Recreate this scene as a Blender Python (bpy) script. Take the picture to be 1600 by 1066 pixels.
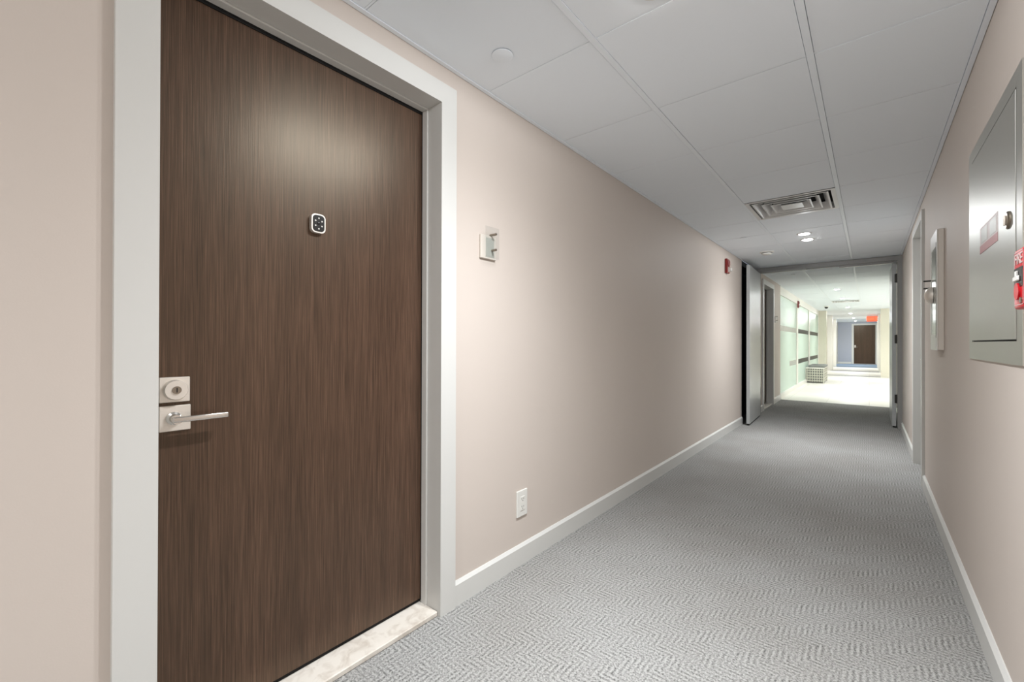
import bpy, bmesh, math, random
from mathutils import Vector, Matrix

# ------------------------------------------------------------------ scene, camera, world, exposure
for o in list(bpy.data.objects):
    bpy.data.objects.remove(o, do_unlink=True)
sc = bpy.context.scene
col = sc.collection
random.seed(4)

H = 1.087                      # camera height
XL, XR, ZC = -1.324, 0.323, 2.202   # corridor: left wall, right wall, ceiling

FPX, YAW, PIT, ROL = 676.36, 0.6899, 0.0034, 0.0025
F = Vector((-math.sin(YAW)*math.cos(PIT), math.cos(YAW)*math.cos(PIT), math.sin(PIT)))
R = Vector((math.cos(YAW), math.sin(YAW), 0.0))
U = R.cross(F)
R, U = R*math.cos(ROL)+U*math.sin(ROL), U*math.cos(ROL)-R*math.sin(ROL)
cam_data = bpy.data.cameras.new('camera')
cam_data.sensor_width = 36.0
cam_data.lens = 36.0*FPX/1600.0
cam_data.clip_start = 0.02
cam_data.clip_end = 200
cam = bpy.data.objects.new('camera', cam_data)
col.objects.link(cam)
cam.matrix_world = Matrix(((R.x, U.x, -F.x, 0.0), (R.y, U.y, -F.y, 0.0), (R.z, U.z, -F.z, H), (0, 0, 0, 1)))
sc.camera = cam

world = bpy.data.worlds.new('world')
sc.world = world
world.use_nodes = True
world.node_tree.nodes['Background'].inputs[0].default_value = (0.75, 0.85, 1.0, 1)
world.node_tree.nodes['Background'].inputs[1].default_value = 0.3

sc.view_settings.view_transform = 'Standard'
sc.view_settings.look = 'None'
sc.view_settings.gamma = 1.0
sc.view_settings.use_curve_mapping = False
sc.view_settings.exposure = 1.66

CORRIDOR_W = 45.0      # one recessed lamp in the carpeted corridor
LOBBY_W = 50.0         # one recessed lamp in the tiled lobby
LAMP_COL = (0.92, 0.962, 1.0)
LOBBY_COL = (0.97, 0.985, 1.0)
FAR_COL = (0.90, 0.94, 1.0)

# ------------------------------------------------------------------ materials
def new_mat(name):
    m = bpy.data.materials.new(name)
    m.use_nodes = True
    nt = m.node_tree
    return m, nt, nt.nodes['Principled BSDF']

def N(nt, kind, **kw):
    n = nt.nodes.new(kind)
    for k, v in kw.items():
        setattr(n, k, v)
    return n

def math_node(nt, op, a, b=None, c=None):
    n = N(nt, 'ShaderNodeMath', operation=op)
    for i, v in enumerate((a, b, c)):
        if v is None:
            continue
        if isinstance(v, (int, float)):
            n.inputs[i].default_value = v
        else:
            nt.links.new(v, n.inputs[i])
    return n.outputs[0]

def srgb(r, g, b):
    def f(c):
        c /= 255.0
        return c/12.92 if c <= 0.04045 else ((c+0.055)/1.055)**2.4
    return (f(r), f(g), f(b), 1.0)

def paint(name, c, rough=0.5, var=0.03, scale=3.0, bump=0.0, bscale=180.0, metallic=0.0, spec=0.5):
    m, nt, p = new_mat(name)
    p.inputs['Roughness'].default_value = rough
    p.inputs['Metallic'].default_value = metallic
    p.inputs['Specular IOR Level'].default_value = spec
    tc = N(nt, 'ShaderNodeNewGeometry')
    nz = N(nt, 'ShaderNodeTexNoise')
    nz.inputs['Scale'].default_value = scale
    nz.inputs['Detail'].default_value = 3
    nt.links.new(tc.outputs['Position'], nz.inputs['Vector'])
    mx = N(nt, 'ShaderNodeMix', data_type='RGBA')
    mx.inputs[6].default_value = tuple(x*(1-var) for x in c[:3])+(1,)
    mx.inputs[7].default_value = tuple(min(1, x*(1+var)) for x in c[:3])+(1,)
    nt.links.new(nz.outputs['Fac'], mx.inputs[0])
    nt.links.new(mx.outputs[2], p.inputs['Base Color'])
    if bump:
        b = N(nt, 'ShaderNodeTexNoise')
        b.inputs['Scale'].default_value = bscale
        nt.links.new(tc.outputs['Position'], b.inputs['Vector'])
        bp = N(nt, 'ShaderNodeBump')
        bp.inputs['Strength'].default_value = bump
        bp.inputs['Distance'].default_value = 0.002
        nt.links.new(b.outputs['Fac'], bp.inputs['Height'])
        nt.links.new(bp.outputs[0], p.inputs['Normal'])
    return m

def brushed(name, c, rough, scale=(600, 600, 8), metallic=1.0, amp=0.12):
    m, nt, p = new_mat(name)
    p.inputs['Metallic'].default_value = metallic
    tc = N(nt, 'ShaderNodeNewGeometry')
    mp = N(nt, 'ShaderNodeMapping')
    mp.inputs['Scale'].default_value = scale
    nt.links.new(tc.outputs['Position'], mp.inputs['Vector'])
    nz = N(nt, 'ShaderNodeTexNoise')
    nz.inputs['Scale'].default_value = 1.0
    nt.links.new(mp.outputs[0], nz.inputs['Vector'])
    mr = N(nt, 'ShaderNodeMapRange')
    mr.inputs['To Min'].default_value = rough-amp
    mr.inputs['To Max'].default_value = rough+amp
    nt.links.new(nz.outputs['Fac'], mr.inputs['Value'])
    nt.links.new(mr.outputs[0], p.inputs['Roughness'])
    mx = N(nt, 'ShaderNodeMix', data_type='RGBA')
    mx.inputs[6].default_value = tuple(x*0.93 for x in c[:3])+(1,)
    mx.inputs[7].default_value = c
    nt.links.new(nz.outputs['Fac'], mx.inputs[0])
    nt.links.new(mx.outputs[2], p.inputs['Base Color'])
    return m

def emit(name, c, s):
    m, nt, p = new_mat(name)
    p.inputs['Base Color'].default_value = c
    p.inputs['Emission Color'].default_value = c
    p.inputs['Emission Strength'].default_value = s
    return m

def carpet_mat():
    m, nt, p = new_mat('carpet_herringbone')
    p.inputs['Roughness'].default_value = 1.0
    p.inputs['Specular IOR Level'].default_value = 0.05
    geo = N(nt, 'ShaderNodeNewGeometry')
    # slight wobble of the yarn
    wob = N(nt, 'ShaderNodeTexNoise')
    wob.inputs['Scale'].default_value = 28
    nt.links.new(geo.outputs['Position'], wob.inputs['Vector'])
    sep = N(nt, 'ShaderNodeSeparateXYZ')
    nt.links.new(geo.outputs['Position'], sep.inputs[0])
    w = math_node(nt, 'MULTIPLY', math_node(nt, 'SUBTRACT', wob.outputs['Fac'], 0.5), 0.010)
    x = math_node(nt, 'ADD', sep.outputs[0], w)
    y = math_node(nt, 'ADD', sep.outputs[1], w)
    t = math_node(nt, 'FRACT', math_node(nt, 'ADD', math_node(nt, 'DIVIDE', math_node(nt, 'SUBTRACT', y, x), 0.165), 0.12))
    sel = math_node(nt, 'GREATER_THAN', t, 0.5)
    rib = 0.0175
    wx = math_node(nt, 'SINE', math_node(nt, 'MULTIPLY', x, 2*math.pi/rib))
    wy = math_node(nt, 'SINE', math_node(nt, 'MULTIPLY', y, 2*math.pi/rib))
    mixw = N(nt, 'ShaderNodeMix', data_type='FLOAT')
    nt.links.new(sel, mixw.inputs[0])
    nt.links.new(wx, mixw.inputs[2])
    nt.links.new(wy, mixw.inputs[3])
    fade = N(nt, 'ShaderNodeTexNoise')
    fade.inputs['Scale'].default_value = 16
    nt.links.new(geo.outputs['Position'], fade.inputs['Vector'])
    wave = math_node(nt, 'MULTIPLY', mixw.outputs[0], math_node(nt, 'MULTIPLY_ADD', fade.outputs['Fac'], 3.2, -0.75))
    yarn = N(nt, 'ShaderNodeTexNoise')
    yarn.inputs['Scale'].default_value = 160
    yarn.inputs['Detail'].default_value = 2
    nt.links.new(geo.outputs['Position'], yarn.inputs['Vector'])
    big = N(nt, 'ShaderNodeTexNoise')
    big.inputs['Scale'].default_value = 1.7
    big.inputs['Detail'].default_value = 4
    nt.links.new(geo.outputs['Position'], big.inputs['Vector'])
    h = math_node(nt, 'ADD', math_node(nt, 'MULTIPLY', wave, 0.38), math_node(nt, 'MULTIPLY', math_node(nt, 'SUBTRACT', yarn.outputs['Fac'], 0.5), 4.2))
    fac = math_node(nt, 'MULTIPLY_ADD', h, 0.42, 0.56)
    fac = N(nt, 'ShaderNodeClamp').outputs[0] if False else fac
    ramp = N(nt, 'ShaderNodeValToRGB')
    e = ramp.color_ramp.elements
    e[0].position = 0.05; e[0].color = CARPET_DARK
    e[1].position = 0.85; e[1].color = CARPET_LIGHT
    nt.links.new(fac, ramp.inputs[0])
    tint = N(nt, 'ShaderNodeMix', data_type='RGBA', blend_type='MULTIPLY')
    tr = N(nt, 'ShaderNodeValToRGB')
    tr.color_ramp.elements[0].position = 0.35
    tr.color_ramp.elements[0].color = (0.90, 0.885, 0.87, 1)
    tr.color_ramp.elements[1].position = 0.62
    tr.color_ramp.elements[1].color = (1, 1, 1, 1)
    nt.links.new(big.outputs['Fac'], tr.inputs[0])
    tint.inputs[0].default_value = 1.0
    nt.links.new(ramp.outputs[0], tint.inputs[6])
    nt.links.new(tr.outputs[0], tint.inputs[7])
    nt.links.new(tint.outputs[2], p.inputs['Base Color'])
    bp = N(nt, 'ShaderNodeBump')
    bp.inputs['Strength'].default_value = 0.55
    bp.inputs['Distance'].default_value = 0.004
    nt.links.new(h, bp.inputs['Height'])
    nt.links.new(bp.outputs[0], p.inputs['Normal'])
    return m

def wood_mat():
    m, nt, p = new_mat('dark_wood_veneer')
    p.inputs['Roughness'].default_value = 0.36
    p.inputs['Specular IOR Level'].default_value = 0.62
    p.inputs['Specular Tint'].default_value = (1.0, 0.86, 0.66, 1)
    geo = N(nt, 'ShaderNodeNewGeometry')
    def streak(sc_, detail, dist=0.0):
        mp = N(nt, 'ShaderNodeMapping')
        mp.inputs['Scale'].default_value = sc_
        nt.links.new(geo.outputs['Position'], mp.inputs['Vector'])
        nz = N(nt, 'ShaderNodeTexNoise')
        nz.inputs['Scale'].default_value = 1.0
        nz.inputs['Detail'].default_value = detail
        nz.inputs['Distortion'].default_value = dist
        nt.links.new(mp.outputs[0], nz.inputs['Vector'])
        return nz.outputs['Fac']
    fine = streak((480, 480, 7.0), 3)
    mid = streak((60, 60, 1.2), 4, 0.3)
    wide = streak((7, 7, 0.35), 2, 0.4)
    v = math_node(nt, 'ADD', math_node(nt, 'MULTIPLY', fine, 0.70), math_node(nt, 'ADD', math_node(nt, 'MULTIPLY', mid, 0.16), math_node(nt, 'MULTIPLY', wide, 0.24)))
    ramp = N(nt, 'ShaderNodeValToRGB')
    e = ramp.color_ramp.elements
    e[0].position = 0.36; e[0].color = srgb(48, 34, 27)
    e[1].position = 0.78; e[1].color = srgb(106, 80, 65)
    mid_e = e.new(0.56); mid_e.color = srgb(75, 55, 44)
    nt.links.new(v, ramp.inputs[0])
    nt.links.new(ramp.outputs[0], p.inputs['Base Color'])
    bp = N(nt, 'ShaderNodeBump')
    bp.inputs['Strength'].default_value = 0.22
    bp.inputs['Distance'].default_value = 0.001
    nt.links.new(fine, bp.inputs['Height'])
    nt.links.new(bp.outputs[0], p.inputs['Normal'])
    return m

def marble_mat():
    m, nt, p = new_mat('marble_sill')
    p.inputs['Roughness'].default_value = 0.35
    geo = N(nt, 'ShaderNodeNewGeometry')
    nz = N(nt, 'ShaderNodeTexNoise')
    nz.inputs['Scale'].default_value = 22
    nz.inputs['Detail'].default_value = 8
    nz.inputs['Distortion'].default_value = 0.9
    nt.links.new(geo.outputs['Position'], nz.inputs['Vector'])
    ramp = N(nt, 'ShaderNodeValToRGB')
    e = ramp.color_ramp.elements
    e[0].position = 0.32; e[0].color = srgb(196, 186, 174)
    e[1].position = 0.55; e[1].color = srgb(219, 212, 202)
    nt.links.new(nz.outputs['Fac'], ramp.inputs[0])
    nt.links.new(ramp.outputs[0], p.inputs['Base Color'])
    return m

def tile_floor_mat():
    m, nt, p = new_mat('pale_porcelain_tile')
    p.inputs['Roughness'].default_value = 0.38
    geo = N(nt, 'ShaderNodeNewGeometry')
    br = N(nt, 'ShaderNodeTexBrick')
    br.offset = 0.0
    br.inputs['Scale'].default_value = 1.0
    br.inputs['Brick Width'].default_value = 0.61
    br.inputs['Row Height'].default_value = 0.61
    br.inputs['Mortar Size'].default_value = 0.003
    br.inputs['Color1'].default_value = srgb(232, 229, 219)
    br.inputs['Color2'].default_value = srgb(226, 222, 211)
    br.inputs['Mortar'].default_value = srgb(196, 190, 178)
    nt.links.new(geo.outputs['Position'], br.inputs['Vector'])
    nt.links.new(br.outputs['Color'], p.inputs['Base Color'])
    return m

def clear_mat(name, c=(1, 1, 1, 1), rough=0.02, alpha_mix=0.8):
    m, nt, p = new_mat(name)
    p.inputs['Base Color'].default_value = c
    p.inputs['Roughness'].default_value = rough
    tr = N(nt, 'ShaderNodeBsdfTransparent')
    tr.inputs[0].default_value = (0.97, 0.98, 0.98, 1)
    mx = N(nt, 'ShaderNodeMixShader')
    mx.inputs[0].default_value = alpha_mix
    gl = N(nt, 'ShaderNodeBsdfGlossy')
    gl.inputs['Roughness'].default_value = 0.05
    nt.links.new(gl.outputs[0], mx.inputs[1])
    nt.links.new(tr.outputs[0], mx.inputs[2])
    nt.links.new(mx.outputs[0], nt.nodes['Material Output'].inputs['Surface'])
    return m

CARPET_DARK = srgb(93, 92, 90)
CARPET_LIGHT = srgb(182, 181, 178)
M = {}
M['wall'] = paint('greige_wall_paint', srgb(206, 195, 186), 0.58, 0.015, 2.5, bump=0.05, bscale=260, spec=0.3)
M['trim'] = paint('white_trim_paint', srgb(211, 210, 206), 0.35, 0.012, 5)
M['ceiling'] = paint('ceiling_tile_face', srgb(240, 246, 252), 0.85, 0.006, 60, bump=0.08, bscale=420)
M['tee'] = paint('ceiling_grid_enamel', srgb(240, 246, 252), 0.45, 0.01, 9)
M['cavity'] = paint('dark_ceiling_void', srgb(38, 38, 38), 0.9, 0.02)
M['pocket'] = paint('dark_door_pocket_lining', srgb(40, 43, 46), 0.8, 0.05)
M['carpet'] = carpet_mat()
M['wood'] = wood_mat()
M['marble'] = marble_mat()
M['lobby_tile'] = tile_floor_mat()
M['far_carpet'] = paint('blue_grey_carpet', srgb(120, 136, 152), 0.95, 0.06, 60)
M['threshold'] = paint('dark_grey_floor_strip', srgb(92, 92, 98), 0.7, 0.05)
M['nickel'] = brushed('satin_nickel', srgb(236, 228, 218), 0.42, (40, 40, 900), metallic=0.55, amp=0.06)
M['chrome'] = paint('polished_chrome', srgb(214, 209, 203), 0.12, 0.01, metallic=1.0)
M['brass_core'] = paint('lock_core_metal', srgb(150, 140, 128), 0.3, 0.02, metallic=1.0)
M['black'] = paint('black_plastic', srgb(17, 15, 14), 0.3, 0.02)
M['rubber_shade'] = paint('black_rubber_and_shade', srgb(14, 14, 14), 0.85, 0.02)  # also colours the shadow strips round the brown doors
M['steel_panel'] = brushed('brushed_stainless_steel', srgb(205, 205, 199), 0.40, (700, 700, 9), amp=0.07)
M['grey_door'] = paint('grey_steel_door_paint', srgb(176, 178, 177), 0.30, 0.01)
M['frame_grey'] = paint('grey_steel_frame_paint', srgb(142, 141, 138), 0.38, 0.01)
M['plastic_white'] = paint('white_plastic', srgb(226, 224, 218), 0.35, 0.01)
M['red'] = paint('fire_alarm_red', srgb(196, 22, 34), 0.32, 0.02)
M['dark_red'] = paint('strobe_red', srgb(128, 24, 22), 0.35, 0.02)
M['sticker'] = paint('faded_pink_sticker', srgb(196, 182, 178), 0.45, 0.03)
M['sticker_red'] = paint('faded_red_band', srgb(176, 118, 116), 0.45, 0.03)
M['vent'] = paint('white_vent_enamel', srgb(224, 224, 223), 0.4, 0.01)
M['dark_metal'] = paint('dark_hinge_metal', srgb(70, 68, 64), 0.4, 0.03, metallic=0.8)
M['acrylic'] = clear_mat('clear_acrylic', alpha_mix=0.94)
M['insert'] = paint('pale_grey_insert', srgb(180, 180, 172), 0.4, 0.06, 40)
M['frost'] = paint('frosted_green_glass', srgb(192, 213, 200), 0.35, 0.03, 0.8)
M['band_grey'] = paint('glass_painted_grey', srgb(168, 172, 164), 0.18, 0.05, 1.5)  # on the first lobby pane: reflection in clear bands put into the colour
M['band_dark'] = paint('clear_glass_band_painted_dark', srgb(14, 22, 18), 0.3, 0.05, 3, spec=0.08)  # same clear bands, their darkness at a grazing view put into the colour
M['cream'] = paint('cream_lobby_paint', srgb(226, 221, 204), 0.5, 0.015)
M['lobby_white'] = paint('white_lobby_frame', srgb(236, 234, 226), 0.4, 0.01)
M['cool_lit_wall'] = paint('wall_paint_daylight_tint', srgb(190, 193, 203), 0.5, 0.015)  # cool daylight on the far wall put into the paint colour
M['cushion'] = paint('grey_bench_cushion', srgb(140, 142, 138), 0.8, 0.03)
M['lattice'] = paint('pale_lattice_enamel', srgb(214, 212, 198), 0.45, 0.02)
M['cabinet'] = paint('off_white_cabinet_enamel', srgb(214, 206, 196), 0.38, 0.01)
M['lens_lit'] = emit('lit_lamp_lens', (1.0, 0.97, 0.92, 1), 28)
M['lens_far'] = emit('lit_cool_lamp_lens', (0.9, 0.95, 1.0, 1), 28)
M['exit_red'] = emit('lit_exit_letters', (1.0, 0.05, 0.02, 1), 2.2)
M['exit_panel'] = emit('lit_exit_panel', (1.0, 0.16, 0.08, 1), 0.16)

# ------------------------------------------------------------------ mesh helpers
class MB:
    def __init__(self):
        self.bm = bmesh.new()

    def box(self, x0, x1, y0, y1, z0, z1, bevel=0.0, seg=1):
        b = bmesh.new()
        vs = [b.verts.new((x, y, z)) for x in (x0, x1) for y in (y0, y1) for z in (z0, z1)]
        for f in ((0, 1, 3, 2), (4, 6, 7, 5), (0, 4, 5, 1), (2, 3, 7, 6), (0, 2, 6, 4), (1, 5, 7, 3)):
            b.faces.new([vs[i] for i in f])
        if bevel:
            bmesh.ops.bevel(b, geom=list(b.edges), offset=bevel, segments=seg, affect='EDGES', profile=0.5)
        self._merge(b)
        return self

    def prism(self, pts, axis, a0, a1):
        """pts: 2-D outline in the two other axes (in xyz order), extruded along axis"""
        b = bmesh.new()
        def P(p, a):
            l = list(p); l.insert(axis, a); return l
        lo = [b.verts.new(P(p, a0)) for p in pts]
        hi = [b.verts.new(P(p, a1)) for p in pts]
        n = len(pts)
        b.faces.new(lo[::-1]); b.faces.new(hi)
        for i in range(n):
            b.faces.new((lo[i], lo[(i+1) % n], hi[(i+1) % n], hi[i]))
        self._merge(b)
        return self

    def lathe(self, prof, centre, axis='z', n=32, closed=False):
        """prof: list of (radius, height) ; height runs along axis"""
        b = bmesh.new()
        rings = []
        for r, h in prof:
            ring = []
            if r < 1e-6:
                ring = [b.verts.new(self._ax(0, 0, h, centre, axis))]
            else:
                for i in range(n):
                    a = 2*math.pi*i/n
                    ring.append(b.verts.new(self._ax(r*math.cos(a), r*math.sin(a), h, centre, axis)))
            rings.append(ring)
        for A, B in zip(rings, rings[1:]):
            for i in range(n):
                a = [A[i % len(A)], A[(i+1) % len(A)], B[(i+1) % len(B)], B[i % len(B)]]
                u = []
                for v in a:
                    if v not in u:
                        u.append(v)
                if len(u) > 2:
                    try:
                        b.faces.new(u)
                    except ValueError:
                        pass
        if closed:
            for ring in (rings[0], rings[-1]):
                if len(ring) > 2:
                    b.faces.new(ring)
        self._merge(b)
        return self

    @staticmethod
    def _ax(a, c, h, o, axis):
        if axis == 'z': v = (a, c, h)
        elif axis == 'x': v = (h, a, c)
        else: v = (c, h, a)
        return (v[0]+o[0], v[1]+o[1], v[2]+o[2])

    def tube(self, pts, r, n=12):
        b = bmesh.new()
        pts = [Vector(p) for p in pts]
        rings = []
        for i, p in enumerate(pts):
            d = (pts[min(i+1, len(pts)-1)]-pts[max(i-1, 0)]).normalized()
            up = Vector((0, 0, 1)) if abs(d.z) < 0.9 else Vector((1, 0, 0))
            s = d.cross(up).normalized(); t = d.cross(s)
            rr = r[i] if isinstance(r, (list, tuple)) else r
            rings.append([b.verts.new(p+(s*math.cos(2*math.pi*k/n)+t*math.sin(2*math.pi*k/n))*rr) for k in range(n)])
        for A, B in zip(rings, rings[1:]):
            for k in range(n):
                b.faces.new((A[k], A[(k+1) % n], B[(k+1) % n], B[k]))
        b.faces.new(rings[0]); b.faces.new(rings[-1])
        self._merge(b)
        return self

    def _merge(self, b):
        bmesh.ops.recalc_face_normals(b, faces=b.faces)
        me = bpy.data.meshes.new('tmp')
        b.to_mesh(me); b.free()
        self.bm.from_mesh(me)
        bpy.data.meshes.remove(me)

    def mesh(self, name, mat, smooth=None):
        me = bpy.data.meshes.new(name)
        self.bm.to_mesh(me); self.bm.free()
        me.materials.append(M[mat] if isinstance(mat, str) else mat)
        if smooth:
            for p in me.polygons:
                p.use_smooth = True
            me.set_sharp_from_angle(angle=math.radians(smooth))
        return me

    def build(self, name, mat, parent=None, smooth=None, loc=None):
        o = bpy.data.objects.new(name, self.mesh(name, mat, smooth))
        col.objects.link(o)
        if loc: o.location = loc
        if parent: o.parent = parent
        return o

def tag(o, label, cat, group=None, kind=None):
    o['label'] = label
    o['category'] = cat
    if group: o['group'] = group
    if kind: o['kind'] = kind
    return o

def empty(name, loc=(0, 0, 0)):
    o = bpy.data.objects.new(name, None)
    o.empty_display_size = 0.1
    o.location = loc
    col.objects.link(o)
    return o

def copy_tree(o, parent=None):
    c = o.copy()
    if o.type == 'LIGHT':
        c.data = o.data
    col.objects.link(c)
    c.parent = parent
    for ch in list(o.children):
        copy_tree(ch, c)
    return c

def struct(name, mb, mat, label, cat, smooth=None):
    return tag(mb.build(name, mat, None, smooth), label, cat, kind='structure')

# ------------------------------------------------------------------ layout constants
D1 = dict(y0=0.18, y1=1.222, i0=0.26, i1=1.142)      # near left door: outer casing, opening
OFF3 = 7.72                                           # the second left door is the same unit further on
CAS_TOP, OPEN_TOP = 2.12, 2.04
YB = -4.3                                             # end of the corridor behind the camera
POCK0, FRAME0, FRAME1 = 6.46, 7.31, 7.43              # pocket for the open leaf, steel frame
Y_LOB, Y_END, Y_FAR = 9.75, 18.25, 29.0
R2 = dict(y0=4.50, y1=5.42, i0=4.57, i1=5.35)         # right-hand door

# ------------------------------------------------------------------ floors
struct('floor', MB().box(XL-0.16, XR+0.12, YB, Y_LOB, -0.06, 0.0), 'carpet', 'grey herringbone carpet running the length of the corridor', 'carpet')
struct('floor', MB().box(-1.6, 4.6, Y_LOB, Y_END, -0.06, 0.001), 'lobby_tile', 'shiny pale tile floor of the bright lobby beyond the double doors', 'tile floor')
struct('floor', MB().box(-1.6, 0.6, Y_END+0.22, 24.9, -0.06, 0.0), 'lobby_tile', 'pale tile floor of the far passage past the lobby', 'tile floor')
struct('floor', MB().box(-1.6, 0.6, 24.9, Y_FAR+0.1, -0.06, 0.0), 'far_carpet', 'blue-grey carpet in front of the far brown door', 'carpet')
struct('trim_1', MB().box(-1.6, 0.6, Y_END, Y_END+0.22, -0.06, 0.003), 'threshold', 'dark floor strip where the lobby tile meets the far passage', 'floor strip')
struct('trim_2', MB().box(-1.20, 0.30, 21.35, 21.7, 0.0, 0.004), 'threshold', 'dark floor strip midway along the far passage', 'floor strip')

# ------------------------------------------------------------------ walls
WT = 0.16
wl = MB()
wl.box(XL-WT, XL, YB, D1['i0']-0.006, 0, ZC+0.05)
wl.box(XL-WT, XL, D1['i0']-0.006, D1['i1']+0.006, OPEN_TOP+0.006, ZC+0.05)
wl.box(XL-WT, XL, D1['i1']+0.006, POCK0, 0, ZC+0.05)
a0, a1 = D1['i0']+OFF3-0.006, D1['i1']+OFF3+0.006
wl.box(XL-WT, XL, FRAME1, a0, 0, ZC+0.05)
wl.box(XL-WT, XL, a0, a1, OPEN_TOP+0.006, ZC+0.05)
wl.box(XL-WT, XL, a1, Y_LOB, 0, ZC+0.05)
struct('wall_left', wl, 'wall', 'long warm greige wall with the dark wooden door', 'wall')
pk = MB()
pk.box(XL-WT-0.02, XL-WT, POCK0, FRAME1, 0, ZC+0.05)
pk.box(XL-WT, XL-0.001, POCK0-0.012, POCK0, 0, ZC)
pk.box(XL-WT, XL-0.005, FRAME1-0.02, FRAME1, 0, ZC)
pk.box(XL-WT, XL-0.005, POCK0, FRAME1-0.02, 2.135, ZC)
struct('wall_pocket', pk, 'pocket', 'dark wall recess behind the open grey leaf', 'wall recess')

wr = MB()
wr.box(XR, XR+0.14, YB, R2['i0']-0.006, 0, ZC+0.05)
wr.box(XR, XR+0.14, R2['i0']-0.006, R2['i1']+0.006, OPEN_TOP+0.006, ZC+0.05)
wr.box(XR, XR+0.14, R2['i1']+0.006, Y_LOB, 0, ZC+0.05)
struct('wall_right', wr, 'wall', 'warm greige wall holding the stainless panel and red pull station', 'wall')
struct('wall_back', MB().box(XL-WT, XR+0.14, YB-0.12, YB, 0, ZC+0.05), 'wall', 'greige end wall of the corridor behind the viewer', 'wall')

# lobby and far passage shell
struct('wall_lobby_front', MB().box(XR+0.14, 4.6, Y_LOB-0.12, Y_LOB, 0, ZC+0.05), 'cream', 'cream lobby wall backing onto the carpeted corridor', 'wall')
struct('wall_lobby_side', MB().box(4.6, 4.72, Y_LOB-0.12, Y_END+0.12, 0, ZC+0.05), 'cream', 'cream lobby wall opposite the frosted glass', 'wall')
struct('wall_cream', MB().box(0.285, 4.6, Y_END, Y_END+0.12, 0, ZC+0.05), 'cream', 'cream lobby wall end right of the far brown door', 'wall')
struct('wall_passage_right', MB().box(0.32, 0.44, Y_END+0.12, Y_FAR, 0, ZC+0.05), 'cream', 'cream right side wall of the far passage', 'wall')
struct('wall_passage_left', MB().box(-1.42, -1.30, Y_END, Y_FAR, 0, ZC+0.05), 'cream', 'cream left side wall of the far passage', 'wall')
pil = ((-1.30, -1.13, Y_END, 'cream', 'cream pilaster at the mouth of the far passage'),
       (-1.30, -1.13, 21.5, 'lobby_white', 'white pilaster midway along the far passage, left side'),
       (0.27, 0.32, 21.5, 'lobby_white', 'white pilaster midway along the far passage, right side'),
       (-1.30, -1.18, 25.0, 'lobby_white', 'white pilaster left of the far brown door'),
       (0.27, 0.32, 25.0, 'lobby_white', 'white pilaster right of the far brown door'))
for i, (xa, xb, y, mt, lab) in enumerate(pil):
    struct('trim_%d' % (3+i), MB().box(xa, xb, y, y+0.35, 0, ZC), mt, lab, 'pilaster')
wf = MB()
fx0, fx1 = -0.63, 0.252
wf.box(-1.42, fx0-0.005, Y_FAR, Y_FAR+0.14, 0, ZC+0.05)
wf.box(fx1+0.005, 0.44, Y_FAR, Y_FAR+0.14, 0, ZC+0.05)
wf.box(fx0-0.005, fx1+0.005, Y_FAR, Y_FAR+0.14, OPEN_TOP+0.006, ZC+0.05)
struct('wall_far', wf, 'cool_lit_wall', 'end wall around the far brown door, tinted blue-grey for cool daylight', 'wall')

# ------------------------------------------------------------------ ceiling: grid of tees and lay-in tiles
PITCH = 0.6096
RUN = (-0.785, -0.176)
Y_ROW0 = 2.02
ceil = tag(empty('ceiling', (0, 0, ZC)), 'white suspended ceiling of square lay-in tiles in a metal grid', 'ceiling', kind='structure')
slab = MB()
slab.box(XL-WT, XR+0.14, YB-0.12, Y_END, 0.14, 0.2)
slab.build('deck', 'cavity', ceil)
slab = MB()
slab.box(XR-0.02, 4.72, Y_LOB, Y_END+0.12, 0.0, 0.05)
slab.box(-1.55, XL+0.02, Y_LOB, Y_END, 0.0, 0.05)
slab.box(-1.6, XR-0.02, Y_END, Y_FAR+0.14, 0.0, 0.05)
slab.box(XR-0.02, 0.6, Y_END+0.12, Y_FAR+0.14, 0.0, 0.05)
slab.build('plain_ceiling', 'ceiling', ceil)

T = 0.012      # half width of a tee
G = 0.0020     # shadow gap round a tile
cols = [(XL+0.02, RUN[0]-T), (RUN[0]+T, RUN[1]-T), (RUN[1]+T, XR-0.02)]
rows = [Y_ROW0+PITCH*k for k in range(-11, 27)]
rows = [y for y in rows if YB < y < Y_END]
VENTS = (3, 20)            # row index (counted from the line at 2.02) whose middle bay is a diffuser
tile_mesh = {}
def tile(ci, ya, yb):
    xa, xb = cols[ci]
    if xa > XR: return
    key = (ci, round(yb-ya, 4))
    w, d = xb-xa, yb-ya
    if key not in tile_mesh:
        mb = MB()
        g = G
        mb.box(-w/2+g, w/2-g, -d/2+g, d/2-g, 0.0, 0.016)
        mb.box(-w/2-0.004, w/2+0.004, -d/2-0.004, d/2+0.004, 0.007, 0.018)
        tile_mesh[key] = mb.mesh('ceiling_tile', 'ceiling')
    o = bpy.data.objects.new('ceiling_tile', tile_mesh[key])
    col.objects.link(o)
    o.parent = ceil
    o.location = ((xa+xb)/2, (ya+yb)/2, random.uniform(-0.0004, 0.0008))
ys = [YB]+rows+[Y_END]
for k in range(len(ys)-1):
    ya, yb = ys[k]+0.003, ys[k+1]-0.003
    idx = round((ys[k]-Y_ROW0)/PITCH)
    for ci in range(3):
        if ci == 1 and k > 0 and idx in VENTS:
            continue
        tile(ci, ya, yb)
for x in RUN:
    MB().box(x-T, x+T, YB, Y_END, -0.0015, 0.03).build('main_tee', 'tee', ceil)
cross = {}
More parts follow.
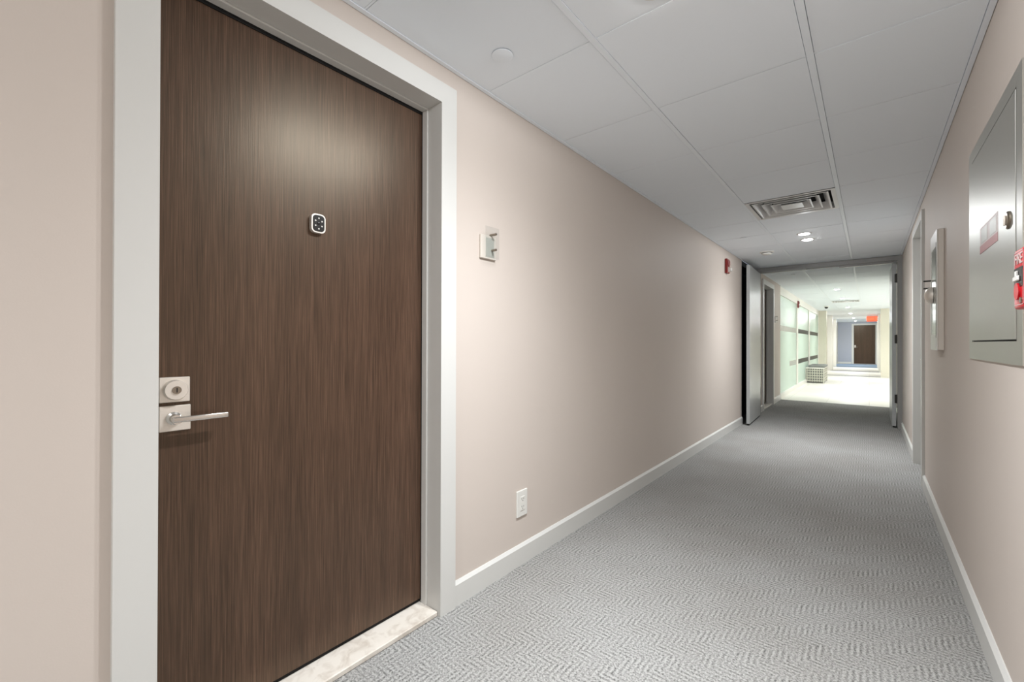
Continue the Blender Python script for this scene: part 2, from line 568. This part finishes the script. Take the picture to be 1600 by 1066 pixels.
for y in rows:
    for ci in range(3):
        xa, xb = cols[ci]
        if ci not in cross:
            w = (xb-xa)/2
            cross[ci] = MB().box(-w, w, -0.0035, 0.0035, 0.0012, 0.03).mesh('cross_tee', 'tee')
        o = bpy.data.objects.new('cross_tee', cross[ci])
        col.objects.link(o); o.parent = ceil
        o.location = ((xa+xb)/2, y, 0)
MB().box(XL+0.002, XL+0.02, YB, Y_LOB, -0.003, 0.03).build('wall_angle', 'tee', ceil)
MB().box(XR-0.02, XR-0.002, YB, Y_LOB, -0.003, 0.03).build('wall_angle', 'tee', ceil)

# ------------------------------------------------------------------ baseboards
BH, BT = 0.098, 0.014
def base_left(ya, yb, x=XL, s=1):
    return [(x, 0), (x+s*BT, 0), (x+s*BT, BH-0.012), (x+s*0.004, BH), (x, BH)]
b = MB()
b.prism(base_left(0, 0), 1, YB, D1['y0'])
b.prism(base_left(0, 0), 1, D1['y1'], POCK0)
b.prism(base_left(0, 0), 1, FRAME1, D1['y0']+OFF3)
b.prism(base_left(0, 0), 1, D1['y1']+OFF3, Y_LOB)
struct('baseboard_left', b, 'trim', 'white baseboard along the long greige wall', 'baseboard')
b = MB()
b.prism(base_left(0, 0, XR, -1), 1, YB, R2['y0'])
b.prism(base_left(0, 0, XR, -1), 1, R2['y1'], FRAME0)
b.prism(base_left(0, 0, XR, -1), 1, FRAME1, Y_LOB)
struct('baseboard_right', b, 'trim', 'white baseboard below the stainless panel', 'baseboard')
b = MB()
b.box(-1.30, fx0-0.1, Y_FAR-0.014, Y_FAR, 0, 0.1)
b.box(fx1+0.1, 0.32, Y_FAR-0.014, Y_FAR, 0, 0.1)
struct('baseboard_far', b, 'lobby_white', 'white baseboard of the daylight-tinted end wall', 'baseboard')

# ------------------------------------------------------------------ doors
def mitre_casing(root, o0, o1, i0, i1, top_o, top_i, xf, xb, mat, z0=0.0):
    """flat casing round an opening in a wall whose face is x = xb; xf is the front"""
    lo, hi = min(xf, xb), max(xf, xb)
    MB().prism([(o0, z0), (i0, z0), (i0, top_i), (o0, top_o)], 0, lo, hi).build('casing', mat, root)
    MB().prism([(i1, z0), (o1, z0), (o1, top_o), (i1, top_i)], 0, lo, hi).build('casing', mat, root)
    MB().prism([(o0, top_o), (i0, top_i), (i1, top_i), (o1, top_o)], 0, lo, hi).build('casing', mat, root)

def wooden_door(name, label, o0, o1, i0, i1, mat='wood', trim='trim', detail=True):
    """door in the left wall, built about the wall face at x = 0 (root sits at XL)"""
    root = tag(empty(name, (XL, 0, 0)), label, 'door', kind='structure')
    xf = 0.019
    XD = -0.098                      # front face of the leaf
    mitre_casing(root, o0, o1, i0, i1, CAS_TOP, OPEN_TOP, xf, 0.0, trim)
    j = MB()
    j.box(-WT, 0.0, i0-0.006, i0, 0, OPEN_TOP+0.006)
    j.box(-WT, 0.0, i1, i1+0.006, 0, OPEN_TOP+0.006)
    j.box(-WT, 0.0, i0-0.006, i1+0.006, OPEN_TOP, OPEN_TOP+0.006)
    j.build('jamb', trim, root)
    for p in ((i0, i0+0.007, 0, OPEN_TOP-0.007), (i1-0.007, i1, 0, OPEN_TOP-0.007), (i0, i1, OPEN_TOP-0.007, OPEN_TOP)):
        MB().box(XD+0.004, XD+0.036, p[0], p[1], p[2], p[3], 0.002).build('door_stop', trim, root)
    leaf = MB().box(XD-0.045, XD, i0+0.003, i1-0.003, 0.036, OPEN_TOP-0.003).build('door_panel', mat, root)
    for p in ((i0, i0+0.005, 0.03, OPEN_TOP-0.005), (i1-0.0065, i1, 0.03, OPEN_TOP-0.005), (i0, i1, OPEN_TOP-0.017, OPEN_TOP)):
        MB().box(XD-0.001, XD+0.0038, p[0], p[1], p[2], p[3]).build('door_gap_shade', 'rubber_shade', root)  # black strips stand in for the shadow line round the leaf
    MB().box(XD-0.040, XD-0.006, i0+0.004, i1-0.004, 0.022, 0.036).build('door_sweep', 'rubber_shade', leaf)
    MB().box(XD-0.06, 0.004, i0+0.001, i1-0.001, 0.0, 0.020, 0.003).build('marble_sill', 'marble', root)
    # dark room behind
    MB().box(-WT-0.02, -WT, i0-0.1, i1+0.1, 0, OPEN_TOP+0.1).build('backing', 'cavity', root)
    ky = i0+0.056
    if detail:
        dl = MB().box(XD, XD+0.007, ky-0.033, ky+0.033, 0.927, 0.993, 0.0015).build('deadbolt_plate', 'nickel', leaf)
        MB().lathe([(0.027, 0.0), (0.027, 0.010), (0.0245, 0.017), (0.0, 0.017)], (XD+0.007, ky, 0.960), 'x', 40).build('deadbolt_ring', 'nickel', leaf, 35)
        MB().lathe([(0.0100, 0.0), (0.0100, 0.0030), (0.0, 0.0030)], (XD+0.024, ky, 0.960), 'x', 28).build('lock_core', 'brass_core', leaf, 35)
        MB().box(XD+0.0272, XD+0.0276, ky-0.0012, ky+0.0012, 0.954, 0.966).build('key_slot', 'black', leaf)
        MB().box(XD, XD+0.007, ky-0.033, ky+0.035, 0.851, 0.918, 0.0015).build('lever_plate', 'nickel', leaf)
        MB().lathe([(0.017, 0.0), (0.017, 0.006), (0.0115, 0.010), (0.0115, 0.040), (0.0, 0.040)], (XD+0.007, ky-0.003, 0.885), 'x', 32).build('lever_neck', 'chrome', leaf, 35)
        MB().box(XD+0.036, XD+0.050, ky-0.014, ky+0.113, 0.8775, 0.8925, 0.004, 3).build('lever_bar', 'chrome', leaf, 40)
        # door viewer: a rounded plate with a ring of lights
        py, pz = 0.697+(i0-0.26), 1.480
        def rounded(w, h, r, n=6):
            out = []
            for cx, cz, a in ((w-r, h-r, 0), (-w+r, h-r, 90), (-w+r, -h+r, 180), (w-r, -h+r, 270)):
                for k in range(n+1):
                    t = math.radians(a+90*k/n)
                    out.append((py+cx+r*math.cos(t), pz+cz+r*math.sin(t)))
            return out
        MB().prism(rounded(0.0235, 0.031, 0.014), 0, XD, XD+0.015).build('viewer_housing', 'nickel', leaf, 40)
        MB().prism(rounded(0.0195, 0.0268, 0.0115), 0, XD+0.015, XD+0.0162).build('viewer_face', 'black', leaf, 40)
        for dy, dz in ((-0.011, 0.0075), (0.0105, 0.0075), (-0.011, -0.0085), (0.0105, -0.0085), (0.0, 0.0165), (0.0, -0.018)):
            MB().lathe([(0.0026, 0.0), (0.0024, 0.0012), (0.0, 0.0018)], (XD+0.0162, py+dy, pz+dz), 'x', 12).build('viewer_button', 'plastic_white', leaf, 40)
        MB().lathe([(0.0042, 0.0), (0.0038, 0.0016), (0.0, 0.0024)], (XD+0.0162, py, pz), 'x', 16).build('viewer_lens', 'black', leaf, 40)
    else:
        MB().box(XD, XD+0.007, ky-0.033, ky+0.035, 0.86, 0.99, 0.0015).build('lever_plate', 'nickel', leaf)
        MB().box(XD+0.036, XD+0.050, ky-0.014, ky+0.113, 0.8775, 0.8925, 0.004).build('lever_bar', 'chrome', leaf)
    return root

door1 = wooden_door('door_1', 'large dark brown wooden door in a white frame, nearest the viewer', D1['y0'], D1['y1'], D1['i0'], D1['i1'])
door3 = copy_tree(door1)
door3.name = 'door_3'
door3.location = (XL, OFF3, 0)
door3['label'] = 'shadowed brown door just beyond the open grey leaf'

# far brown door facing the corridor: same build turned by 90 degrees
far = wooden_door('door_4', 'small distant brown door in a white frame at the corridor end', -0.082, 0.964, 0.0, 0.882, trim='lobby_white', detail=False)
far.rotation_euler = (0, 0, -math.pi/2)
far.location = (fx0, Y_FAR, 0)
far.scale = (1, 1, 1)

# right-hand door: painted like the trim
r = tag(empty('door_2', (XR, 0, 0)), 'off-white service door in the right wall beyond the extinguisher cabinet', 'door', kind='structure')
mitre_casing(r, R2['y0'], R2['y1'], R2['i0'], R2['i1'], 2.105, OPEN_TOP, -0.017, 0.0, 'trim')
j = MB()
j.box(0.0, 0.13, R2['i0']-0.006, R2['i0'], 0, OPEN_TOP+0.006)
j.box(0.0, 0.13, R2['i1'], R2['i1']+0.006, 0, OPEN_TOP+0.006)
j.box(0.0, 0.13, R2['i0']-0.006, R2['i1']+0.006, OPEN_TOP, OPEN_TOP+0.006)
j.build('jamb', 'trim', r)
lf = MB().box(0.045, 0.09, R2['i0']+0.003, R2['i1']-0.003, 0.01, OPEN_TOP-0.003).build('door_panel', 'trim', r)
MB().tube([(0.045, R2['i0']+0.06, 0.96), (0.0, R2['i0']+0.06, 0.96), (0.0, R2['i0']+0.17, 0.96)], 0.008).build('lever', 'nickel', lf, 40)
MB().box(0.12, 0.13, R2['i0'], R2['i1'], 0, OPEN_TOP).build('backing', 'cavity', r)

# ------------------------------------------------------------------ double doors on hold-open, steel frame across the corridor
f = MB()
f.box(XL-0.001, XR+0.001, FRAME0, FRAME1, 2.140, ZC-0.004)
f.box(XL, -1.262, FRAME0, FRAME1, 0, 2.140)
f.box(0.277, XR, FRAME0, FRAME1, 0, 2.140)
f.box(-1.262, 0.277, FRAME0+0.045, FRAME0+0.075, 2.128, 2.140)
fo = f.build('frame', 'frame_grey')
trimf = tag(empty('door_frame', (0, 0, 0)), 'grey steel frame of the double doors across the corridor', 'door frame', kind='structure')
fo.name = 'frame'; fo.parent = trimf
MB().box(-1.215, -0.69, FRAME0-0.03, FRAME0+0.02, 2.118, 2.150, 0.003).build('closer_track', 'frame_grey', trimf)
MB().box(-0.314, 0.226, FRAME0+0.03, FRAME0+0.10, 2.112, 2.150, 0.003).build('closer_track', 'frame_grey', trimf)

def leaf_door(label, hinge, ang, mat='grey_door', flip=1):
    """leaf of 0.93 m; local +y runs from hinge to free edge, +x = face"""
    root = tag(empty('fire_door_leaf', hinge), label, 'door', 'double door leaves held open')
    root.rotation_euler = (0, 0, ang)
    a, b_ = (-0.040, 0.0) if flip > 0 else (0.0, 0.040)
    lf = MB().box(a, b_, 0.004, 0.93, 0.022, 2.118, 0.0015).build('leaf', mat, root)
    MB().box(a+0.006, b_-0.006, 0.006, 0.928, 0.008, 0.022).build('door_sweep', 'rubber_shade', root)
    for z in (0.375, 1.142, 1.926):
        h = MB()
        h.lathe([(0.0, -0.057), (0.009, -0.057), (0.009, 0.057), (0.0, 0.057)], (0.008, -0.004, z), 'z', 14)
        h.box(b_-0.016, b_+0.004, -0.001, 0.004, z-0.055, z+0.055)
        h.build('hinge', 'dark_metal', root, 40)
    return root
# left leaf swings towards the viewer and rests by the pocket; right leaf swings away
leaf_door('grey steel leaf folded back against the long left wall', (-1.246, FRAME0-0.002, 0), math.pi+math.radians(2.2), flip=-1)
leaf_door('grey steel leaf swung away at the right jamb, seen edge-on with three hinges', (0.268, FRAME1+0.002, 0), 0.0, flip=1)

# ------------------------------------------------------------------ recessed lamps
def downlight(x, y, label, group, watts, colr, lens='lens_lit', wide=0.06, power=3.8):
    t = tag(empty('downlight', (x, y, ZC)), label, 'ceiling light', group)
    MB().lathe([(0.047, -0.0015), (0.047, -0.006), (0.056, -0.006), (0.066, -0.0018), (0.066, 0.0)], (0, 0, 0), 'z', 40).build('trim_ring', 'vent', t, 35)
    MB().lathe([(0.047, -0.003), (0.040, -0.009), (0.022, -0.014), (0.0, -0.016)], (0, 0, 0), 'z', 32).build('lens', lens, t, 60)
    l = bpy.data.lights.new('lamp', 'POINT')
    l.energy = watts; l.color = colr
    l.shadow_soft_size = 0.035
    # reflector beam: strong straight down, weak to the sides
    l.use_nodes = True
    nt = l.node_tree
    em = nt.nodes['Emission']
    tc = N(nt, 'ShaderNodeTexCoord')
    sp = N(nt, 'ShaderNodeSeparateXYZ')
    nt.links.new(tc.outputs['Normal'], sp.inputs[0])
    down = math_node(nt, 'MULTIPLY', sp.outputs[2], -1.0)
    pw = math_node(nt, 'POWER', math_node(nt, 'MAXIMUM', down, 0.0), power)
    side = math_node(nt, 'MINIMUM', math_node(nt, 'MAXIMUM', math_node(nt, 'MULTIPLY_ADD', down, 5.0, 0.75), 0.0), 1.0)
    nt.links.new(math_node(nt, 'MULTIPLY_ADD', side, wide, math_node(nt, 'MULTIPLY', pw, 1.0-wide)), em.inputs['Strength'])
    o = bpy.data.objects.new('lamp', l)
    col.objects.link(o); o.parent = t
    o.location = (0, 0, -0.055)
    return t
g1 = 'corridor ceiling lamps'
downlight(-0.51, 1.00, 'round recessed ceiling lamp almost above the near brown door', g1, CORRIDOR_W, LAMP_COL)
downlight(-0.51, 1.314, 'round recessed ceiling lamp glaring at the top edge of the picture', g1, CORRIDOR_W, LAMP_COL)
downlight(-0.51, 5.28, 'bright recessed ceiling lamp just past the square vent, nearer of two', g1, CORRIDOR_W*0.80, LAMP_COL)
downlight(-0.51, 5.594, 'bright recessed ceiling lamp past the square vent, farther of two', g1, CORRIDOR_W*0.80, LAMP_COL)
downlight(-0.51, -1.10, 'added fill lamp in the ceiling just behind the viewer, unseen', g1, CORRIDOR_W*1.45, LAMP_COL)  # added out of view to fill the near walls and ceiling
downlight(-0.51, -2.96, 'unseen added ceiling lamp behind the viewer, nearer of two', g1, CORRIDOR_W, LAMP_COL)  # unseen pair, added for light at the visible pairs' spacing
downlight(-0.51, -3.27, 'unseen added ceiling lamp behind the viewer, farther of two', g1, CORRIDOR_W, LAMP_COL)  # second lamp of the unseen pair
g2 = 'lobby ceiling lamps'
for y, lab in ((11.14, 'largest lit lobby ceiling lamp seen through the double doors'),
               (13.42, 'second lobby ceiling lamp, just before the lobby vent'),
               (16.84, 'third lobby ceiling lamp, just past the lobby vent')):
    downlight(-0.51, y, lab, g2, LOBBY_W, LOBBY_COL, wide=0.02)
for x, y, lab in ((1.6, 11.6, 'unseen added lobby lamp, middle row, nearest the double doors'), (1.6, 14.5, 'unseen added lobby lamp, middle row, halfway down the lobby'),
                  (1.6, 17.0, 'unseen added lobby lamp, middle row, nearest the far passage'), (3.3, 13.0, 'unseen added lobby lamp, outermost, nearer the double doors'),
                  (3.3, 16.0, 'unseen added lobby lamp, outermost, nearer the far passage')):
    downlight(x, y, lab, g2, LOBBY_W*1.5, LOBBY_COL, wide=0.05)  # rows added out of sight to light the lobby
downlight(-0.53, 20.5, 'small lit ceiling lamp at the start of the far passage', g2, LOBBY_W*1.35, FAR_COL, 'lens_far')
downlight(-0.53, 24.2, 'smallest lit ceiling lamp, nearest the far brown door', g2, LOBBY_W*1.6, FAR_COL, 'lens_far')
downlight(-0.53, 27.4, 'added ceiling lamp above the floor before the far brown door', g2, LOBBY_W*1.8, FAR_COL, 'lens_far')  # extra lamp added to brighten the far end wall

# ------------------------------------------------------------------ ceiling vents
def diffuser(y0, label):
    cx, cy = (RUN[0]+RUN[1])/2, y0+PITCH/2
    t = tag(empty('ceiling_vent', (cx, cy, ZC)), label, 'vent', 'square ceiling vents')
    hw, hd = PITCH/2-T, PITCH/2-T*0.7
    def ring(mb, o, zo, i, zi, th=0.0015):
        """square ring from outer half size o at zo to inner half size i at zi"""
        b = bmesh.new()
        V = []
        for s, z in ((o, zo), (i, zi), (i, zi+th), (o, zo+th)):
            V.append([b.verts.new((sx*s[0], sy*s[1], z)) for sx, sy in ((-1, -1), (1, -1), (1, 1), (-1, 1))])
        for q in range(4):
            A, B = V[q], V[(q+1) % 4]
            for k in range(4):
                b.faces.new((A[k], A[(k+1) % 4], B[(k+1) % 4], B[k]))
        mb._merge(b)
    m_ = MB()
    ring(m_, (hw, hd), -0.003, (hw-0.028, hd-0.028), -0.003)
    ring(m_, (hw-0.028, hd-0.028), -0.003, (hw-0.030, hd-0.030), 0.05)
    m_.build('vent_frame', 'vent', t)
    for k, s in enumerate((0.240, 0.182, 0.124)):
        m_ = MB()
        ring(m_, (s, s), -0.006, (s-0.034, s-0.034), 0.045)
        ring(m_, (s+0.010, s+0.010), -0.006, (s, s), -0.006)
        m_.build('louver', 'vent', t)
    m_ = MB()
    m_.box(-0.072, 0.072, -0.072, 0.072, -0.006, -0.003)
    m_.build('centre_plate', 'vent', t)
    MB().box(-hw+0.004, hw-0.004, -hd+0.004, hd-0.004, 0.075, 0.08).build('duct_back', 'cavity', t)
    return t
diffuser(Y_ROW0+PITCH*VENTS[0], 'white square ceiling vent with nested louvres in the corridor')
diffuser(Y_ROW0+PITCH*VENTS[1], 'white ceiling vent seen far off in the lobby')

# ------------------------------------------------------------------ small ceiling things
def sprinkler(x, y, label):
    t = tag(empty('sprinkler_cover', (x, y, ZC)), label, 'sprinkler', 'concealed sprinkler covers')
    MB().lathe([(0.0, -0.0055), (0.038, -0.0052), (0.041, -0.0042), (0.041, -0.003), (0.0, -0.003)], (0, 0, 0), 'z', 40).build('cover_plate', 'ceiling', t, 35)
    MB().lathe([(0.034, -0.003), (0.034, 0.0)], (0, 0, 0), 'z', 32).build('retainer', 'cavity', t, 35)
sprinkler(-1.097, 1.266, 'round white sprinkler cover on the ceiling near the brown door')
sprinkler(-1.027, 5.10, 'small sprinkler cover on the corridor ceiling left of the lit lamps')
sprinkler(-0.954, 8.31, 'sprinkler cover on the ceiling just beyond the double-door frame')

t = tag(empty('smoke_detector', (-0.965, 6.06, ZC)), 'white dome smoke detector on the ceiling before the double doors', 'smoke detector')
MB().lathe([(0.078, 0.0), (0.078, -0.006), (0.070, -0.010), (0.0, -0.010)], (0, 0, 0), 'z', 40).build('base', 'plastic_white', t, 35)
MB().lathe([(0.056, -0.010), (0.054, -0.026), (0.040, -0.036), (0.0, -0.038)], (0, 0, 0), 'z', 40).build('dome', 'plastic_white', t, 35)
MB().lathe([(0.058, -0.012), (0.058, -0.017), (0.050, -0.017)], (0, 0, 0), 'z', 40).build('sensor_slot', 'black', t, 35)

t = tag(empty('dome_camera', (-0.99, 16.0, ZC)), 'small dark dome on the lobby ceiling', 'camera')
MB().lathe([(0.06, 0.0), (0.06, -0.02), (0.05, -0.03), (0.0, -0.03)], (0, 0, 0), 'z', 28).build('base', 'plastic_white', t, 35)
MB().lathe([(0.048, -0.03), (0.040, -0.06), (0.02, -0.075), (0.0, -0.078)], (0, 0, 0), 'z', 28).build('dome', 'black', t, 60)

# ------------------------------------------------------------------ left wall fittings
def room_sign(y, label):
    t = tag(empty('room_sign', (XL, y, 1.515)), label, 'sign', 'clear room signs beside the brown doors')
    MB().box(0.0, 0.010, -0.051, 0.051, -0.055, 0.050, 0.002).build('back_plate', 'cabinet', t)
    MB().box(0.028, 0.031, -0.042, 0.048, -0.055, 0.085, 0.0006).build('clear_panel', 'acrylic', t)
    for dy, dz in ((0.020, 0.056), (0.020, -0.014)):
        MB().lathe([(0.0, 0.0), (0.0055, 0.0), (0.0055, 0.036), (0.0045, 0.038), (0.0, 0.038)], (0.0, dy, dz), 'x', 16).build('standoff', 'dark_metal' if False else 'brass_core', t, 40)
    MB().box(0.0102, 0.0110, -0.018, 0.034, -0.045, 0.040).build('insert', 'insert', t)
room_sign(1.427, 'small clear acrylic sign on standoffs beside the nearest brown door')
room_sign(1.427+OFF3, 'tiny sign on the wall beyond the shadowed brown door')

t = tag(empty('wall_outlet', (XL, 1.678, 0.297)), 'white duplex wall outlet low on the long left wall', 'outlet')
MB().box(0.0, 0.008, -0.041, 0.041, -0.064, 0.064, 0.003, 2).build('cover_plate', 'plastic_white', t)
MB().box(0.008, 0.0105, -0.017, 0.017, -0.034, 0.034, 0.001).build('receptacle', 'plastic_white', t)
for dz in (-0.019, 0.019):
    for dy in (-0.0065, 0.0065):
        MB().box(0.0105, 0.0108, dy-0.0012, dy+0.0012, dz+0.000, dz+0.008).build('slot', 'black', t)
    MB().lathe([(0.0, 0.0), (0.0026, 0.0), (0.0026, 0.0004), (0.0, 0.0004)], (0.0105, 0.0, dz-0.006), 'x', 12).build('ground_hole', 'black', t)

def strobe(loc, label, s=1.0):
    t = tag(empty('fire_strobe', loc), label, 'fire alarm', 'red fire strobes')
    MB().box(0.0, 0.028*s, -0.062*s, 0.062*s, -0.085*s, 0.085*s, 0.006*s, 2).build('body', 'dark_red', t)
    MB().prism([(0.028*s, -0.07*s), (0.060*s, -0.055*s), (0.060*s, -0.025*s), (0.028*s, -0.010*s)], 1, -0.028*s, 0.040*s).build('strobe_lens', 'plastic_white', t)
    MB().box(0.028*s, 0.038*s, -0.04*s, 0.04*s, 0.01*s, 0.065*s, 0.004*s).build('horn_grille', 'dark_red', t)
    return t
strobe((XL, 5.63, 2.005), 'red fire strobe high on the long left wall before the double doors')

# ------------------------------------------------------------------ right wall fittings
ACC = tag(empty('access_panel', (XR, 0, 0)), 'brushed stainless access panel on the right wall by the pull station', 'access panel')
pa, pb, pz0, pz1 = 1.765, 2.565, 1.027, 1.855
da, db, dz0, dz1 = 1.825, 2.502, 1.094, 1.806
m_ = MB()
m_.box(-0.006, 0.0, pa, da, pz0, pz1); m_.box(-0.006, 0.0, db, pb, pz0, pz1)
m_.box(-0.006, 0.0, da, db, pz0, dz0); m_.box(-0.006, 0.0, da, db, dz1, pz1)
m_.build('panel_frame', 'steel_panel', ACC)
MB().box(-0.0012, 0.0, da, db, dz0, dz1).build('gap_back', 'rubber_shade', ACC)
pd = MB().box(-0.0075, -0.0015, da+0.005, db-0.005, dz0+0.005, dz1-0.005, 0.001).build('panel_door', 'steel_panel', ACC)
MB().lathe([(0.026, 0.0), (0.026, -0.003), (0.022, -0.006), (0.0, -0.006)], (-0.0075, 1.903, 1.449), 'x', 32).build('lock_rose', 'brass_core', pd, 35)
MB().box(-0.0185, -0.0135, 1.899, 1.907, 1.434, 1.464, 0.002, 2).build('turn_handle', 'nickel', pd, 40)
st = MB().box(-0.0083, -0.0075, 2.04, 2.323, 1.415, 1.509).build('sticker', 'sticker', pd)
MB().box(-0.0087, -0.0083, 2.04, 2.323, 1.415, 1.443).build('sticker_band', 'sticker_red', pd)
MB().box(-0.0087, -0.0083, 2.062, 2.155, 1.450, 1.500).build('sticker_mark', M['insert'], pd)
MB().box(-0.0087, -0.0083, 2.20, 2.30, 1.450, 1.500).build('sticker_mark', M['insert'], pd)

PS = tag(empty('fire_pull_station', (XR, 1.540, 1.240)), 'red FIRE pull station on the right wall at the picture edge', 'fire alarm')
MB().box(-0.052, 0.0, -0.045, 0.045, -0.071, 0.071, 0.006, 3).build('body', 'red', PS, 40)
MB().box(-0.0535, -0.052, -0.037, 0.037, -0.020, 0.026, 0.001).build('recess', 'black', PS)
MB().box(-0.058, -0.0535, -0.020, 0.026, -0.006, 0.006, 0.002).build('pull_bar', 'plastic_white', PS)
MB().box(-0.058, -0.0535, -0.004, 0.008, 0.004, 0.018, 0.001).build('pull_stem', 'plastic_white', PS)
MB().lathe([(0.0, 0.0), (0.020, 0.0), (0.020, -0.004), (0.0, -0.004)], (-0.052, 0.004, -0.030), 'x', 24).build('pull_tab', 'red', PS)
MB().lathe([(0.0, 0.0), (0.007, 0.0), (0.007, -0.003), (0.0, -0.003)], (-0.052, -0.024, -0.052), 'x', 16).build('key_lock', 'brass_core', PS)
m_ = MB()
m_.box(-0.0527, -0.052, -0.039, -0.0375, -0.062, 0.064); m_.box(-0.0527, -0.052, 0.0375, 0.039, -0.062, 0.064)
m_.box(-0.0527, -0.052, -0.039, 0.039, 0.0625, 0.064); m_.box(-0.0527, -0.052, -0.039, 0.039, -0.062, -0.0605)
m_.build('outline', 'sticker', PS)

def text_mesh(name, body, size, mat, parent, loc, rot, depth=0.0006):
    cu = bpy.data.curves.new(name, 'FONT')
    cu.body = body; cu.size = size; cu.align_x = 'CENTER'; cu.align_y = 'CENTER'; cu.extrude = depth
    tmp = bpy.data.objects.new('tmp', cu)
    col.objects.link(tmp)
    bpy.context.view_layer.update()
    me = bpy.data.meshes.new_from_object(tmp)
    bpy.data.objects.remove(tmp)
    me.materials.clear(); me.materials.append(M[mat])
    o = bpy.data.objects.new(name, me)
    col.objects.link(o)
    o.parent = parent; o.location = loc; o.rotation_euler = rot
    return o
text_mesh('lettering', 'FIRE', 0.036, 'sticker', PS, (-0.0526, 0.0, 0.045), (math.pi/2, 0, -math.pi/2))

CAB = tag(empty('extinguisher_cabinet', (XR, 3.545, 1.05)), 'off-white shallow extinguisher cabinet on the right wall past the stainless panel', 'cabinet')
cw, ch, cd = 0.160, 0.68, 0.031
MB().box(-cd+0.004, 0.0, -cw, cw, 0.0, ch, 0.003).build('cabinet_body', 'cabinet', CAB)
m_ = MB()
m_.box(-cd, -cd+0.004, -cw, -cw+0.035, 0, ch); m_.box(-cd, -cd+0.004, cw-0.05, cw, 0, ch)
m_.box(-cd, -cd+0.004, -cw+0.035, cw-0.05, 0, 0.09); m_.box(-cd, -cd+0.004, -cw+0.035, cw-0.05, ch-0.09, ch)
cdr = m_.build('door_frame', 'plastic_white', CAB)
MB().box(-cd+0.002, -cd+0.004, -cw+0.035, cw-0.05, 0.09, ch-0.09).build('window_pane', 'band_grey', CAB)
MB().box(-cd-0.001, -cd+0.002, -cw+0.03, -cw+0.036, 0.07, ch-0.07).build('gasket', 'rubber_shade', CAB)
for z in (0.375, 0.420):
    MB().tube([(-cd, cw-0.03, z), (-cd-0.034, cw-0.03, z)], 0.005, 10).build('pull_peg', 'dark_metal', CAB, 40)
MB().lathe([(0.050, 0.0), (0.047, -0.014), (0.036, -0.027), (0.018, -0.035), (0.0, -0.037)], (-cd, 0.055, 0.325), 'x', 28).build('bubble_window', 'nickel', CAB, 60)

# ------------------------------------------------------------------ lobby: frosted glass wall
XG = -1.365
gw = tag(empty('window_1', (XG, 0, 0)), 'frosted green glass wall with horizontal bands in the lobby', 'glass wall', kind='structure')
panes = ((Y_LOB+0.04, 12.45), (12.66, 15.15), (15.36, Y_END-0.05))
m_ = MB()
m_.box(-0.08, 0.025, Y_LOB, Y_END, 2.04, ZC)
m_.box(-0.08, 0.035, Y_LOB, Y_END, 0.0, 0.09)
m_.build('frame_rail', 'lobby_white', gw)
for ya, yb in ((Y_LOB, Y_LOB+0.04), (12.45, 12.66), (15.15, 15.36), (Y_END-0.05, Y_END)):
    MB().box(-0.08, 0.022, ya, yb, 0.09, 2.04).build('mullion', 'lobby_white', gw)
for i, (ya, yb) in enumerate(panes):
    for za, zb in ((0.09, 0.575), (0.69, 1.335), (1.445, 2.04)):
        MB().box(-0.012, 0.0, ya, yb, za, zb).build('frosted_pane', 'frost', gw)
    bm_ = 'band_grey' if i == 0 else 'band_dark'  # bands are all clear glass; reflection and darkness are painted per pane
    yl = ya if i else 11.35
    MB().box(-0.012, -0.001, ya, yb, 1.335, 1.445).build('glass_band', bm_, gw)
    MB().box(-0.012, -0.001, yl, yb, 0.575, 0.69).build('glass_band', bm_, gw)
    if not i:
        MB().box(-0.012, 0.0, ya, yl, 0.575, 0.69).build('frosted_pane', 'frost', gw)
MB().box(-0.14, -0.09, Y_LOB, Y_END, 0, ZC).build('backing', 'cavity', gw)
strobe((XG+0.022, 12.55, 2.03), 'small red fire strobe on the white mullion of the lobby glass wall', 1.0)

# low bench against the glass
BN = tag(empty('lobby_bench', (-1.15, 14.4, 0)), 'low pale lattice bench with grey cushion by the lobby glass wall', 'bench')
bw, bd, bh = 0.21, 1.15, 0.42
top = MB().box(-bw, bw, 0, bd, bh-0.03, bh, 0.003).build('bench_top', 'lobby_white', BN)
MB().box(-bw+0.06, bw+0.01, 0.05, bd-0.03, bh, bh+0.06, 0.012, 2).build('cushion', 'cushion', BN)
for x in (-bw+0.012, bw-0.012):
    for y in (0.012, bd-0.012):
        MB().box(x-0.012, x+0.012, y-0.012, y+0.012, 0, bh-0.03).build('leg', 'lattice', BN)
for k in range(5):
    z = 0.05+k*0.07
    MB().box(-bw+0.01, bw-0.01, 0.006, 0.018, z, z+0.022).build('slat', 'lattice', BN)
    MB().box(bw-0.018, bw-0.006, 0.01, bd-0.01, z, z+0.022).build('slat', 'lattice', BN)
for k in range(7):
    x = -bw+0.05+k*0.053
    MB().box(x-0.008, x+0.008, 0.010, 0.022, 0.03, bh-0.03).build('slat', 'lattice', BN)
for k in range(14):
    y = 0.07+k*0.078
    MB().box(bw-0.022, bw-0.010, y-0.008, y+0.008, 0.03, bh-0.03).build('slat', 'lattice', BN)
MB().box(-bw+0.03, bw-0.03, 0.03, bd-0.03, 0.02, bh-0.03).build('core', 'cushion', BN)

# exit sign in the far passage
EX = tag(empty('exit_sign', (0.085, 22.0, ZC)), 'glowing red exit sign hanging before the far brown door', 'exit sign')
MB().box(-0.15, 0.15, -0.02, 0.02, -0.05, 0.0, 0.003).build('housing', 'plastic_white', EX)
MB().box(-0.16, 0.16, -0.004, 0.004, -0.36+0.10, -0.05).build('sign_panel', 'exit_panel', EX)
text_mesh('lettering', 'EXIT', 0.17, 'exit_red', EX, (0, -0.006, -0.155), (math.pi/2, 0, 0), 0.001)
